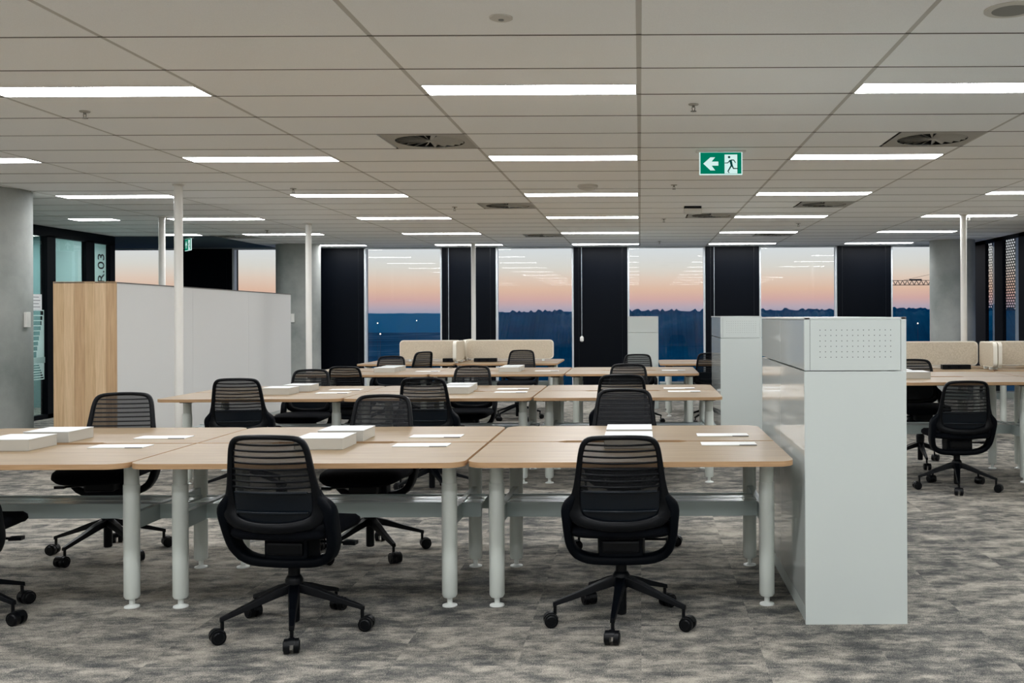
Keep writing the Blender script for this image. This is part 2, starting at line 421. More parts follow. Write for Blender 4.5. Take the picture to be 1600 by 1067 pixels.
for i, (a, b_) in enumerate(wins):
    win = struct(bpy.data.objects.new('window_%d' % (20 + i), None)); COL.objects.link(win); win.location = (XR, 0, 0)
    MB().box(0.03, 0.04, a, b_, 0, CEIL - 0.06).obj('pane', 'window_glass', win)
    mid = 16.36 if i == 0 else 17.42
    p = perforated(mid, mid + 0.95, 1.46, CEIL, 0.046, 0.018, 'x', 0.10, 0.036).obj('perforated_screen', 'black_metal', win, loc=(0.20, 0, 0)); p['kind'] = 'stuff'
    MB().box(0.15, 0.2, mid - 0.03, mid, 0, CEIL).obj('screen_post', 'window_frame', win)

# glazed meeting room on the left
gr = thing('meeting_room_front', 'black framed glass meeting room front with R.03 on it, behind oak end panel', 'glass partition', (XG, 0, 0))
def gy(px): return -XG * F / (1000 - px)
gw = [(11.0, 12.9), (13.05, 13.92), (14.12, 14.9), (15.13, 15.58)]
for i, (a, b_) in enumerate(gw):
    MB().box(-0.01, 0.0, a, b_, 0.05, 2.55).obj('pane', 'room_glass', gr)
yy = [9.5] + [v for g_ in gw for v in g_] + [15.72]
for i in range(0, len(yy), 2):
    MB().box(-0.06, 0.04, yy[i], yy[i + 1], 0, 2.56).obj('mullion', 'black_frame', gr)
MB().box(-0.06, 0.04, 9.5, 15.72, 2.54, CEIL).obj('head_rail', 'black_frame', gr)
MB().box(-0.06, 0.04, 9.5, 15.72, 0, 0.06).obj('bottom_rail', 'black_frame', gr)
MB().add([(-0.03, 14.12, 0.06), (-0.03, 14.9, 0.06), (-0.03, 14.9, 2.54), (-0.03, 14.12, 2.54)], [(0, 1, 2, 3)]).obj('privacy_film', 'frosted', gr)
MB().add([(-0.03, 15.13, 0.06), (-0.03, 15.58, 0.06), (-0.03, 15.58, 2.54), (-0.03, 15.13, 2.54)], [(0, 1, 2, 3)]).obj('privacy_film', 'frosted', gr)
tcv = bpy.data.curves.new('room_number', 'FONT'); tcv.body = 'R.03'; tcv.size = 0.26; tcv.extrude = 0.001; tcv.materials.append(MATS['black_metal'])
to = bpy.data.objects.new('room_number', tcv); COL.objects.link(to); to.parent = gr
# text plane faces +X, reads bottom to top: local x -> +Z, local y -> -Y (towards camera)... normal = x cross y
to.matrix_local = Matrix(((0, 0, 1, 0.004), (0, 1, 0, 0), (1, 0, 0, 0), (0, 0, 0, 1)))
to.matrix_local = Matrix(((0, 0, 1, 0.006), (0, -1, 0, 15.46), (1, 0, 0, 1.93), (0, 0, 0, 1))) @ Matrix.Identity(4)
# frosted line pattern of nested rectangles on the near pane
fl = MB()
for k in range(9):
    a, b_, z0_, z1_ = 13.10 + 0.04 * k, 13.90 - 0.02 * k, 0.55 + 0.035 * k, 1.50 - 0.07 * k
    if z1_ - z0_ < 0.1: break
    fl.box(0.0, 0.003, a, b_, z1_, z1_ + 0.014); fl.box(0.0, 0.003, a, b_, z0_, z0_ + 0.014); fl.box(0.0, 0.003, b_ - 0.014, b_, z0_, z1_); fl.box(0, .003, a, a + .014, z0_, z1_)
fl.box(0.0, 0.003, 13.1, 13.92, 0.78, 0.86)
fl.obj('line_decal', 'frosted', gr)
nt_ = thing('paper_notice', 'small white paper notice stuck on the meeting room glass', 'notice', (XG + 0.006, 13.72, 1.62))
MB().box(0, 0.003, -0.12, 0.12, -0.11, 0.11).obj('sheet', 'paper', nt_)
pl = MB()
for k in range(4): pl.box(0.003, 0.004, -0.08, 0.08 - 0.03 * (k % 2), -0.07 + 0.045 * k, -0.06 + 0.045 * k)
pl.obj('print', 'print_grey', nt_)
for (x_, y_) in [(-11.2, 12.6), (-11.2, 15.0), (-9.9, 12.6), (-9.9, 15.0)]: lights.append((x_, x_ + 1.2, y_))
struct(MB().box(XG - 0.06, XG, YB, 9.5, 0, CEIL).obj('wall_left_near', 'wall_paint'))
struct(MB().box(XL, XG - 0.06, 15.62, 15.72, 0, CEIL).obj('wall_meeting_room', 'teal_wall'))

# concrete columns with wall switches
def column(x, y, r, label):
    t = thing('concrete_column', label, 'column', (x, y, 0)); t['kind'] = 'structure'
    MB().lathe([(r, 0), (r, CEIL + 0.02)], n=48).obj('shaft', 'concrete', t, smooth=40)
    return t
column(-6.63, 9.95, 0.50, 'large round grey concrete column at the left edge of the room')
column(-6.07, 17.75, 0.38, 'round concrete column in front of the windows, beside whiteboard end')
column(5.43, 17.35, 0.38, 'round concrete column by the right windows behind white pole')
def switch(x, y, rz, label):
    t = thing('wall_switch', label, 'switch', (x, y, 1.385), rz)
    MB().box(-0.035, 0.035, -0.03, 0.0, -0.075, 0.075).obj('plate', 'pole_white', t, bevel=0.004)
    MB().box(-0.016, 0.016, -0.034, -0.03, -0.03, 0.03).obj('rocker', 'pole_white', t, bevel=0.002)
switch(-6.63 + 0.5 * math.sin(1.6), 9.95 - 0.5 * math.cos(1.6), 1.6, 'white switch plate on the large concrete column')
switch(-6.045, 17.37, 0.06, 'white switch plate on the distant concrete column')

# ------------------------------------------------------------------ outside
def ridge(name, dist, xa, xb, base, amp, bump_, matn, seed, label, depth=200):
    rnd = random.Random(seed); mb = MB(); N = 420
    ph = [rnd.uniform(0, 6.28) for _ in range(8)]
    top = []
    for i in range(N + 1):
        u = i / N; x = xa + (xb - xa) * u
        h = base + amp * (0.5 * math.sin(u * 9 + ph[0]) + 0.3 * math.sin(u * 23 + ph[1]) + 0.2 * math.sin(u * 51 + ph[2])) + bump_ * rnd.random() ** 2
        top.append((x, h))
    for i in range(N):
        (x0, h0), (x1, h1) = top[i], top[i + 1]
        mb.add([(x0, dist, -40), (x1, dist, -40), (x1, dist + depth * .3, h1), (x0, dist + depth * .3, h0), (x1, dist + depth, -40), (x0, dist + depth, -40)],
               [(0, 1, 2, 3), (3, 2, 4, 5)])
    o = mb.obj(name, matn); o['kind'] = 'structure'; o['label'] = label
    return o
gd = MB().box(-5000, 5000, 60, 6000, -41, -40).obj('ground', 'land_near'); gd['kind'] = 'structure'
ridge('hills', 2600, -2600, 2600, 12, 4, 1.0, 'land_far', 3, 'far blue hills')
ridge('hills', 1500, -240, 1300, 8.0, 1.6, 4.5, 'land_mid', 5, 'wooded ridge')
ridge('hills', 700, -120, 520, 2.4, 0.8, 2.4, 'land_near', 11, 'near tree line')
hb = MB(); pts = []
for i in range(40):
    u = i / 39; x = -1130 + 420 * u; pts.append((x, -30 + 66 * math.sin(PI * u) ** 1.4))
for i in range(39):
    (x0, h0), (x1, h1) = pts[i], pts[i + 1]
    hb.add([(x0, 2500, -40), (x1, 2500, -40), (x1, 2550, h1 * .8), (x0, 2550, h0 * .8), (x1, 2700, -40), (x0, 2700, -40)], [(0, 1, 2, 3), (3, 2, 4, 5)])
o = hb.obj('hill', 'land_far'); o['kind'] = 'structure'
# town roofs on the plain and lamps
rnd = random.Random(4); tb = MB()
for k in range(160):
    y = rnd.uniform(180, 900); x = rnd.uniform(-0.45, 0.32) * y; ww_, dd, hh = rnd.uniform(6, 22), rnd.uniform(6, 16), rnd.uniform(3, 9)
    tb.box(x, x + ww_, y, y + dd, -40, -40 + hh)
o = tb.obj('distant_rooftops', 'land_mid'); tag(o, 'low dark rooftops spread over the plain outside the windows', 'rooftops', kind='stuff')
for (px, py, D) in [(651, 495, 600), (590, 503, 500), (1434, 507, 420), (594, 520, 400), (1270, 491, 700)]:
    X = (px - 1000) * D / F; Z = EYE - (py - 493) * D / F
    if Z > 0: Z = -1
    s_ = thing('street_lamp', 'tiny lit street lamp far outside, %s' % {651: 'right of centre in the leftmost tall window', 590: 'upper left in the leftmost tall window', 1434: 'through the window left of right column', 594: 'lower left in the leftmost tall window', 1270: 'just above the big white cabinet'}[px], 'street lamp', (X, D, -40))
    MB().tube((0, 0, 0), (0, 0, Z + 40), 0.05, n=6).obj('post', 'crane_paint', s_)
    MB().lathe([(0.01, Z + 40 - 0.3), (0.32, Z + 40), (0.01, Z + 40 + 0.3)], n=8).obj('lamp_head', 'street_glow', s_)
# tower crane
CY = 290.0; K = CY / F
cr_ = thing('tower_crane', 'tower crane with lattice jib in the sunset sky by the right column', 'crane', ((1502 - 1000) * K, CY, -40))
def lattice(mb, a, b_, h, wd, nseg, r, axis):
    for i in range(nseg):
        t0 = a + (b_ - a) * i / nseg; t1 = a + (b_ - a) * (i + 1) / nseg; tm = (t0 + t1) / 2
        def V(t, y, z): return (t, y, z) if axis == 'x' else (z, y, t)
        for y in (-wd / 2, wd / 2):
            mb.tube(V(t0, y, 0), V(tm, 0 if axis == 'x' else y, h), r * .6, n=4); mb.tube(V(tm, 0 if axis == 'x' else y, h), V(t1, y, 0), r * .6, n=4)
            mb.tube(V(t0, y, 0), V(t1, y, 0), r, n=4)
        mb.tube(V(t0, 0, h), V(t1, 0, h), r, n=4)
zj = 40 + EYE + 46 * K
jb = MB(); lattice(jb, -30, 0, 1.3, 1.0, 22, 0.11, 'x'); o = jb.obj('jib', 'crane_paint', cr_, loc=(0, 0, zj))
jb = MB(); lattice(jb, 0, 6, 1.3, 1.0, 5, 0.11, 'x'); o = jb.obj('counter_jib', 'crane_paint', cr_, loc=(0, 0, zj))
mm = MB(); lattice(mm, 0, zj, 1.2, 1.2, 34, 0.1, 'z'); mm.obj('mast', 'crane_paint', cr_)
MB().box(-1, 1, -1, 1, -1.6, 0.2).obj('cab', 'crane_paint', cr_, loc=(0, 0, zj))
MB().box(3.8, 5.6, -0.8, 0.8, -2, 0.2).obj('counterweight', 'crane_paint', cr_, loc=(0, 0, zj))
MB().tube((0, 0, 5), (0, 0, 0), 0.25, n=6).obj('tower_head', 'crane_paint', cr_, loc=(0, 0, zj))
MB().tube((0, 0, 5), (-17, 0, 1.3), 0.05, n=4).obj('stay_cable', 'crane_paint', cr_, loc=(0, 0, zj))
MB().box(-15, -11.5, -0.3, 0.3, 1.3, 1.7).obj('trolley', 'crane_paint', cr_, loc=(0, 0, zj))

# ------------------------------------------------------------------ ceiling fittings
me_frame = {}
me_diff = {}
colname = {-5: 'far left', -3: 'left', -1: 'middle', 1: 'right', 3: 'far right'}
rown = {0: 'nearest', 1: 'second', 2: 'third', 3: 'fourth', 4: 'fifth', 5: 'sixth'}
for (x0, x1, yf) in lights:
    W_ = round(x1 - x0, 3)
    if W_ not in me_frame:
        f = MB(); d = 0.25; t_ = 0.008
        f.box(0.012, t_ + .012, -d, 0, -0.002, 0.03); f.box(W_ - t_ - .012, W_ - .012, -d, 0, -0.002, 0.03); f.box(0.012, W_ - .012, -d, -d + t_, -0.002, 0.03); f.box(0.012, W_ - .012, -t_, 0, -0.002, 0.03)
        me_frame[W_] = f.mesh('frame', 'grid_bar')
        me_diff[W_] = MB().add([(t_ + .012, -d + t_, -0.001), (t_ + .012, -t_, -0.001), (W_ - t_ - .012, -t_, -0.001), (W_ - t_ - .012, -d + t_, -0.001)], [(0, 1, 2, 3)]).mesh('diffuser', 'lamp_glow')
    k = round((yf - Y0) / 2.45); c = round(x0 / TW)
    if x0 < -9.5: lab = 'linear ceiling light inside the glass meeting room'; grp = 'meeting room ceiling lights'
    elif k < 0: lab = 'recessed white linear ceiling light behind the viewpoint'; grp = 'linear ceiling lights'
    else:
        if W_ < 1: lab = 'short linear ceiling light in the dark ceiling, %s row from front%s' % (rown[k], ', left of two' if x0 < -9 else '')
        else: lab = 'linear white ceiling light, %s row from front, %s column' % (rown[k], colname[c])
        grp = 'linear ceiling lights'
    t = thing('ceiling_light', lab, 'light', (x0, yf, CEIL), 0, grp)
    link('frame', me_frame[W_], t); link('diffuser', me_diff[W_], t)

def make_vent():
    t = thing('ceiling_vent', '', 'vent')
    S = 0.6
    pl = MB(); n = 40; R = 0.25
    ring = [(R * math.cos(2 * PI * i / n), R * math.sin(2 * PI * i / n)) for i in range(n)]
    sqr = []
    for (x, y) in ring:
        k = 0.3 / max(abs(x), abs(y)); sqr.append((x * k, y * k))
    pl.add([(x, y, 0) for x, y in ring] + [(x, y, 0) for x, y in sqr], [(i, (i + 1) % n, n + (i + 1) % n, n + i) for i in range(n)])
    pl.obj('plate', 'vent_metal', t)
    MB().lathe([(0.29, 0.0275), (0.29, 0.0285)], n=40).obj('duct', 'vent_dark', t)
    hub = MB().lathe([(0.03, 0.0), (0.03, 0.008)], n=20).obj('hub', 'vent_metal', t)
    vm_ = MB()
    vm_.add([(0.03, -0.004, 0.012), (0.245, -0.014, 0.024), (0.245, 0.016, 0.001), (0.03, 0.004, 0.003),
             (0.03, -0.005, 0.011), (0.245, -0.016, 0.023), (0.245, 0.014, 0.000), (0.03, 0.003, 0.002)],
            [(0, 1, 2, 3), (7, 6, 5, 4), (0, 4, 5, 1), (2, 6, 7, 3), (1, 5, 6, 2)])
    me = vm_.mesh('vane', 'vent_metal')
    for k in range(20): link('vane', me, t, (0, 0, 0), 2 * PI * k / 20)
    return t
vlab = {(-1, 2): 'large square swirl ceiling vent near the middle, nearest on the left side', (-1, 9): 'square swirl ceiling vent left of the middle lights, second back', (-1, 16): 'square swirl ceiling vent left of the middle lights, furthest back',
        (2, 2): 'large square swirl ceiling vent at right, nearest of the right side', (2, 9): 'square swirl ceiling vent at right, second back', (2, 16): 'square swirl ceiling vent at right, furthest back',
        (1, 11): 'swirl ceiling vent beside the dark motion sensor behind the exit sign', (-5, 16): 'swirl ceiling vent on the far left near the concrete column'}
vent0 = None
for (c, r) in vents:
    loc = (c * TW - 0.30625, Y0 + r * TR + 0.30625, CEIL - 0.001)
    if vent0 is None:
        vent0 = make_vent(); vent0.location = loc; vent0['label'] = vlab[(c, r)]; vent0['group'] = 'swirl ceiling vents'
    else: dup(vent0, loc, 0, vlab[(c, r)])

def make_sprinkler():
    t = thing('sprinkler', '', 'sprinkler', group='ceiling sprinklers')
    MB().lathe([(0.032, 0.0), (0.03, -0.006), (0.012, -0.008)], n=20).obj('escutcheon', 'vent_metal', t, smooth=40)
    a = MB(); a.tube((0, 0, -0.006), (0, 0, -0.02), 0.009, n=8); a.tube((-0.009, 0, -0.02), (-0.006, 0, -0.042), 0.0025, n=6); a.tube((0.009, 0, -0.02), (0.006, 0, -0.042), 0.0025, n=6)
    a.obj('frame', 'steel', t)
    MB().lathe([(0.018, -0.045), (0.018, -0.042)], n=16).obj('deflector', 'steel', t)
    return t
sp = [(134, 170, 'sprinkler head between the two nearest left lights'), (1085, 163, 'sprinkler head in front of the exit sign, right of the nearest middle light'), (459, 292, 'sprinkler head above the second left light row'),
      (1054, 289, 'sprinkler head just behind the green exit sign'), (1038, 342, 'sprinkler head near the motion sensor'), (1031, 377, 'sprinkler head furthest back near the windows'),
      (711, 322, 'sprinkler head left of the second swirl vent'), (1248, 350, 'sprinkler head between the fourth and fifth right lights'), (418, 357, 'sprinkler head above the left exit sign side'), (1515, 341, 'sprinkler head beside the right white pole')]
sp0 = None
for px, py, lab in sp:
    Y = (CEIL - EYE) * F / (493 - py); loc = ((px - 1000) * Y / F, Y, CEIL)
    if sp0 is None: sp0 = make_sprinkler(); sp0.location = loc; sp0['label'] = lab
    else: dup(sp0, loc, 0, lab)
def ceil_at(px, py):
    Y = (CEIL - EYE) * F / (493 - py); return ((px - 1000) * Y / F, Y, CEIL)
t = thing('smoke_detector', 'flat round white detector in the nearest middle ceiling tile', 'detector', ceil_at(785, 26))
MB().lathe([(0.05, 0.0), (0.05, -0.006), (0.042, -0.01), (0.006, -0.011)], n=32).obj('cover', 'detector_white', t, smooth=40)
MB().lathe([(0.012, -0.010), (0.012, -0.014)], n=16).obj('indicator', 'speaker_grey', t)
t = thing('ceiling_speaker', 'round grey ceiling speaker at the top right', 'speaker', ceil_at(1582, 17))
MB().lathe([(0.11, 0.0), (0.11, -0.005), (0.10, -0.007)], n=40).obj('rim', 'detector_white', t, smooth=40)
MB().lathe([(0.098, -0.005), (0.06, -0.009), (0.005, -0.010)], n=40).obj('grille', 'speaker_grey', t, smooth=40)
t = thing('smoke_detector', 'domed white detector above the third middle light', 'detector', ceil_at(919, 289))
MB().lathe([(0.10, 0.0), (0.10, -0.02), (0.075, -0.04), (0.03, -0.052), (0.005, -0.053)], n=32).obj('cover', 'detector_white', t, smooth=40)
MB().lathe([(0.078, -0.034), (0.08, -0.036), (0.075, -0.04)], n=32).obj('vent_ring', 'speaker_grey', t)
t = thing('motion_sensor', 'white boxy motion sensor with dark top beside a swirl vent', 'sensor', ceil_at(1083, 323))
MB().box(-0.1, 0.1, -0.06, 0.06, -0.03, 0).obj('mount', 'vent_dark', t)
MB().box(-0.105, 0.105, -0.08, 0.06, -0.085, -0.03).obj('housing', 'detector_white', t, bevel=0.008)

# exit signs
def exit_sign(loc, rz, Wd, Ht, arrow, label):
    t = thing('exit_sign', label, 'sign', loc, rz)
    MB().box(-Wd * .58, Wd * .58, -0.035, 0.035, -0.012, 0).obj('ceiling_mount', 'pole_white', t, bevel=0.003)
    MB().box(-Wd / 2, Wd / 2, -0.006, 0.008, -Ht - 0.012, -0.012).obj('panel', 'sign_white', t)
    e = 0.02 * Wd / .335
    MB().box(-Wd / 2 + .008, Wd / 2 - .008, -0.008, -0.006, -Ht - 0.004, -0.014).obj('green_face', 'sign_green', t)
    def P(u, v): return (-Wd / 2 + u * Wd, -0.0125 - v * Ht)
    def poly(pts, y0, name, m_):
        mb = MB(); n_ = len(pts); q = [P(*p) for p in pts]
        mb.add([(x, y0, z) for x, z in q] + [(x, y0 + .001, z) for x, z in q], [tuple(range(n_)), tuple(range(n_, 2 * n_))[::-1]] + [(i, (i + 1) % n_, n_ + (i + 1) % n_, n_ + i) for i in range(n_)])
        return mb
    if arrow == 'left':
        # concave arrow split into head, shaft
        A = poly([(0.09, 0.5), (0.255, 0.22), (0.365, 0.22), (0.285, 0.41), (0.235, 0.5)], -0.0095, '', '')
        A2 = poly([(0.09, 0.5), (0.235, 0.5), (0.285, 0.59), (0.365, 0.80), (0.255, 0.80)], -0.0095, '', '')
        A3 = poly([(0.22, 0.41), (0.44, 0.41), (0.44, 0.59), (0.22, 0.59)], -0.0096, '', '')
        A.add(A2.v, A2.f); A.add(A3.v, A3.f)
    else:
        A = poly([(0.26, 0.14), (0.38, 0.45), (0.38, 0.58), (0.29, 0.45), (0.23, 0.45), (0.14, 0.58), (0.14, 0.45)], -0.0095, '', '')
        A3 = poly([(0.225, 0.35), (0.295, 0.35), (0.295, 0.8), (0.225, 0.8)], -0.0096, '', '')
        A.add(A3.v, A3.f)
    A.obj('arrow', 'sign_white', t)
    poly([(0.585, 0.10), (0.88, 0.10), (0.88, 0.94), (0.585, 0.94)], -0.0095, '', '').obj('doorway', 'sign_white', t)
    M = MB()
    cx, cz = P(0.69, 0.215); r = 0.028 * Wd
    M.add([(cx + r * math.cos(k * PI / 6), -0.0105, cz + r * math.sin(k * PI / 6)) for k in range(12)], [tuple(range(12))])
    def seg(a, b_, wa, wb):
        ax, az = P(*a); bx, bz = P(*b_); d = Vector((bx - ax, bz - az)); nn = Vector((-d.y, d.x)).normalized()
        M.add([(ax + nn.x * wa, -0.0106, az + nn.y * wa), (bx + nn.x * wb, -0.0106, bz + nn.y * wb), (bx - nn.x * wb, -0.0106, bz - nn.y * wb), (ax - nn.x * wa, -0.0106, az - nn.y * wa)], [(0, 1, 2, 3)])
    u = Wd
    seg((0.72, 0.34), (0.755, 0.62), 0.030 * u, 0.024 * u)      # torso
    seg((0.715, 0.35), (0.655, 0.48), 0.013 * u, 0.010 * u); seg((0.66, 0.47), (0.585, 0.48), 0.010 * u, 0.008 * u)
    seg((0.73, 0.345), (0.80, 0.345), 0.013 * u, 0.011 * u); seg((0.795, 0.34), (0.84, 0.47), 0.011 * u, 0.009 * u)
    seg((0.745, 0.58), (0.665, 0.84), 0.018 * u, 0.013 * u); seg((0.66, 0.83), (0.69, 0.92), 0.012 * u, 0.009 * u)
    seg((0.76, 0.60), (0.79, 0.72), 0.018 * u, 0.013 * u); seg((0.78, 0.72), (0.90, 0.72), 0.013 * u, 0.010 * u)
    M.obj('running_figure', 'sign_dark', t)
    return t
exit_sign((0.635, 7.78, CEIL), 0, 0.335, 0.175, 'left', 'green and white exit sign with left arrow and running figure, hanging from ceiling')
exit_sign((-7.28, 16.1, CEIL - 0.0), -0.9, 0.36, 0.19, 'up', 'small distant green exit sign seen at an angle behind white pole')

# white poles
def pole(px, Y, label):
    t = thing('white_pole', label, 'pole', ((px - 1000) * Y / F, Y, 0), 0, 'white service poles')
    MB().lathe([(0.040, 0), (0.040, CEIL)], n=24).obj('shaft', 'pole_white', t, smooth=40)
    MB().lathe([(0.055, 0), (0.055, 0.012), (0.042, 0.016)], n=24).obj('base_collar', 'pole_white', t, smooth=40)
    MB().lathe([(0.042, CEIL - 0.016), (0.055, CEIL - 0.010), (0.055, CEIL)], n=24).obj('top_collar', 'pole_white', t, smooth=40)
pole(279.5, 9.6, 'thick white service pole in front of the whiteboard partition')
pole(253.5, 12.64, 'white service pole behind the whiteboard partition')
pole(482.5, 13.68, 'white service pole in front of the left concrete column')
pole(740, 17.5, 'thin white service pole furthest back, before the black pier')
pole(1506, 12.85, 'white service pole at right, rising behind the beige screens')

# storage wall / whiteboard partition
pt = thing('storage_partition', 'long white partition with whiteboard side and oak end panel', 'partition', (-5.10, 9.71, 0), 0.035)
H_ = 1.75
MB().box(-0.585, -0.012, 0.02, 5.42, 0.0, H_ - 0.012).obj('carcass', 'white_satin', pt)
for k in range(3):
    a = 0.02 + 1.8 * k
    MB().box(-0.012, 0.0, a + 0.001, a + 1.799, 0.04, H_ - 0.012).obj('whiteboard_panel', 'whiteboard', pt)
MB().box(-0.59, 0.004, 0.0, 5.43, H_ - 0.012, H_).obj('top_cap', 'brown_trim', pt)
bw = 0.6 / 6
for k in range(6):
    MB().box(-0.595 + bw * k + 0.0004, -0.595 + bw * (k + 1) - 0.0004, 0.0, 0.02, 0.0, H_ + 0.004).obj('board', 'oak_board_%d' % [0, 2, 1, 0, 2, 1][k], pt)

# roller blind chains
for (px, yb_, lab) in [(909, 527, 'blind chain with white weight on the black pier left of the middle window'), (1116, 560, 'thin blind chain on the black pier behind the tall white cabinet'), (701, 560, 'thin blind chain on the black pier beside the furthest white pole')]:
    Y = WY - 0.03; X = (px - 1000) * Y / F; zb = EYE - (yb_ - 493) * Y / F
    t = thing('blind_chain', lab, 'blind chain', (X, Y, 0))
    MB().tube((0, 0, zb), (0, 0, CEIL - 0.02), 0.006, n=6).obj('chain', 'window_frame', t)
    MB().lathe([(0.01, zb - 0.08), (0.035, zb - 0.06), (0.035, zb), (0.012, zb + 0.03)], n=12).obj('weight', 'pole_white', t)

# ------------------------------------------------------------------ storage cabinets
def cabinet(x, y, d, label, wd=0.46):
    t = thing('storage_cabinet', label, 'cabinet', (x, y, 0), 0, 'tall white storage cabinets')
    zt, zj_ = 1.388, 1.148
    MB().box(0.02, wd - 0.004, 0.02, d, 0.0, zj_ - 0.006).obj('body', 'white_satin', t)
    MB().box(0.0, wd, 0.0, 0.02, 0.0, zj_ - 0.004).obj('end_panel', 'white_satin', t, bevel=0.0012)
    nm = 2
    for k in range(nm):
        a = 0.022 + (d - 0.022) * k / nm; b_ = 0.022 + (d - 0.022) * (k + 1) / nm
        MB().box(0.003, 0.02, a + 0.0015, b_ - 0.0015, 0.075, zj_ - 0.006).obj('door', 'white_gloss', t)
        MB().box(0.003, 0.02, a + 0.0015, b_ - 0.0015, zj_ + 0.002, zt - 0.012).obj('upper_panel', 'white_gloss', t)
    MB().box(0.006, 0.02, 0.022, d, 0.0, 0.072).obj('plinth', 'white_satin', t)
    # planter box on top with perforated end plate
    MB().box(0.02, wd - 0.004, 0.022, d, zj_, zt - 0.012).obj('top_box', 'white_satin', t)
    MB().box(0.0, 0.024, 0.0, 0.02, zj_, zt).obj('stile', 'white_satin', t, bevel=0.0008)
    MB().box(wd - 0.024, wd, 0.0, 0.02, zj_, zt).obj('stile', 'white_satin', t, bevel=0.0008)
    MB().box(0.0, wd, 0.0, d, zt - 0.010, zt).obj('top_panel', 'white_satin', t, bevel=0.001)
    x0, x1, z0, z1 = 0.0255, wd - 0.0255, zj_, zt - 0.0105
    cl = (0.3195 + 0.0246) / 14; hx0 = wd / 2 - 7 * cl; hz1 = zt - 0.045; hz0 = hz1 - 6 * cl
    f = MB(); n_ = 14
    for i in range(n_):
        for j in range(6):
            ca, cb = hx0 + i * cl, hz0 + j * cl; cx, cz = ca + cl / 2, cb + cl / 2; h = 0.0022
            P = [(ca, cb), (cx, cb), (ca + cl, cb), (ca + cl, cz), (ca + cl, cb + cl), (cx, cb + cl), (ca, cb + cl), (ca, cz)]
            Hh = [(cx + h * math.cos(math.radians(q)), cz + h * math.sin(math.radians(q))) for q in (225, 270, 315, 0, 45, 90, 135, 180)]
            f.add([(p[0], 0.001, p[1]) for p in P + Hh], [(k, (k + 1) % 8, 8 + (k + 1) % 8, 8 + k) for k in range(8)])
    hx1 = hx0 + 14 * cl
    for (a, b_, c_, e_) in ((x0, hx0, z0, z1), (hx1, x1, z0, z1), (hx0, hx1, z0, hz0), (hx0, hx1, hz1, z1)):
        f.add([(a, 0.001, c_), (b_, 0.001, c_), (b_, 0.001, e_), (a, 0.001, e_)], [(0, 1, 2, 3)])
    f.obj('perforated_plate', 'white_satin', t)
    MB().box(x0, x1, 0.008, 0.018, z0, z1).obj('dark_backing', 'vent_dark', t)
    return t
cabinet(0.743, 4.512, 1.59, 'tall glossy white storage cabinet at the end of the front bench, nearest')
cabinet(0.894, 11.09, 1.45, 'tall white storage cabinet at end of third bench, partly behind nearest cabinet')
cabinet(-0.185, 15.0, 1.5, 'plain white storage cabinet furthest back before the middle window')

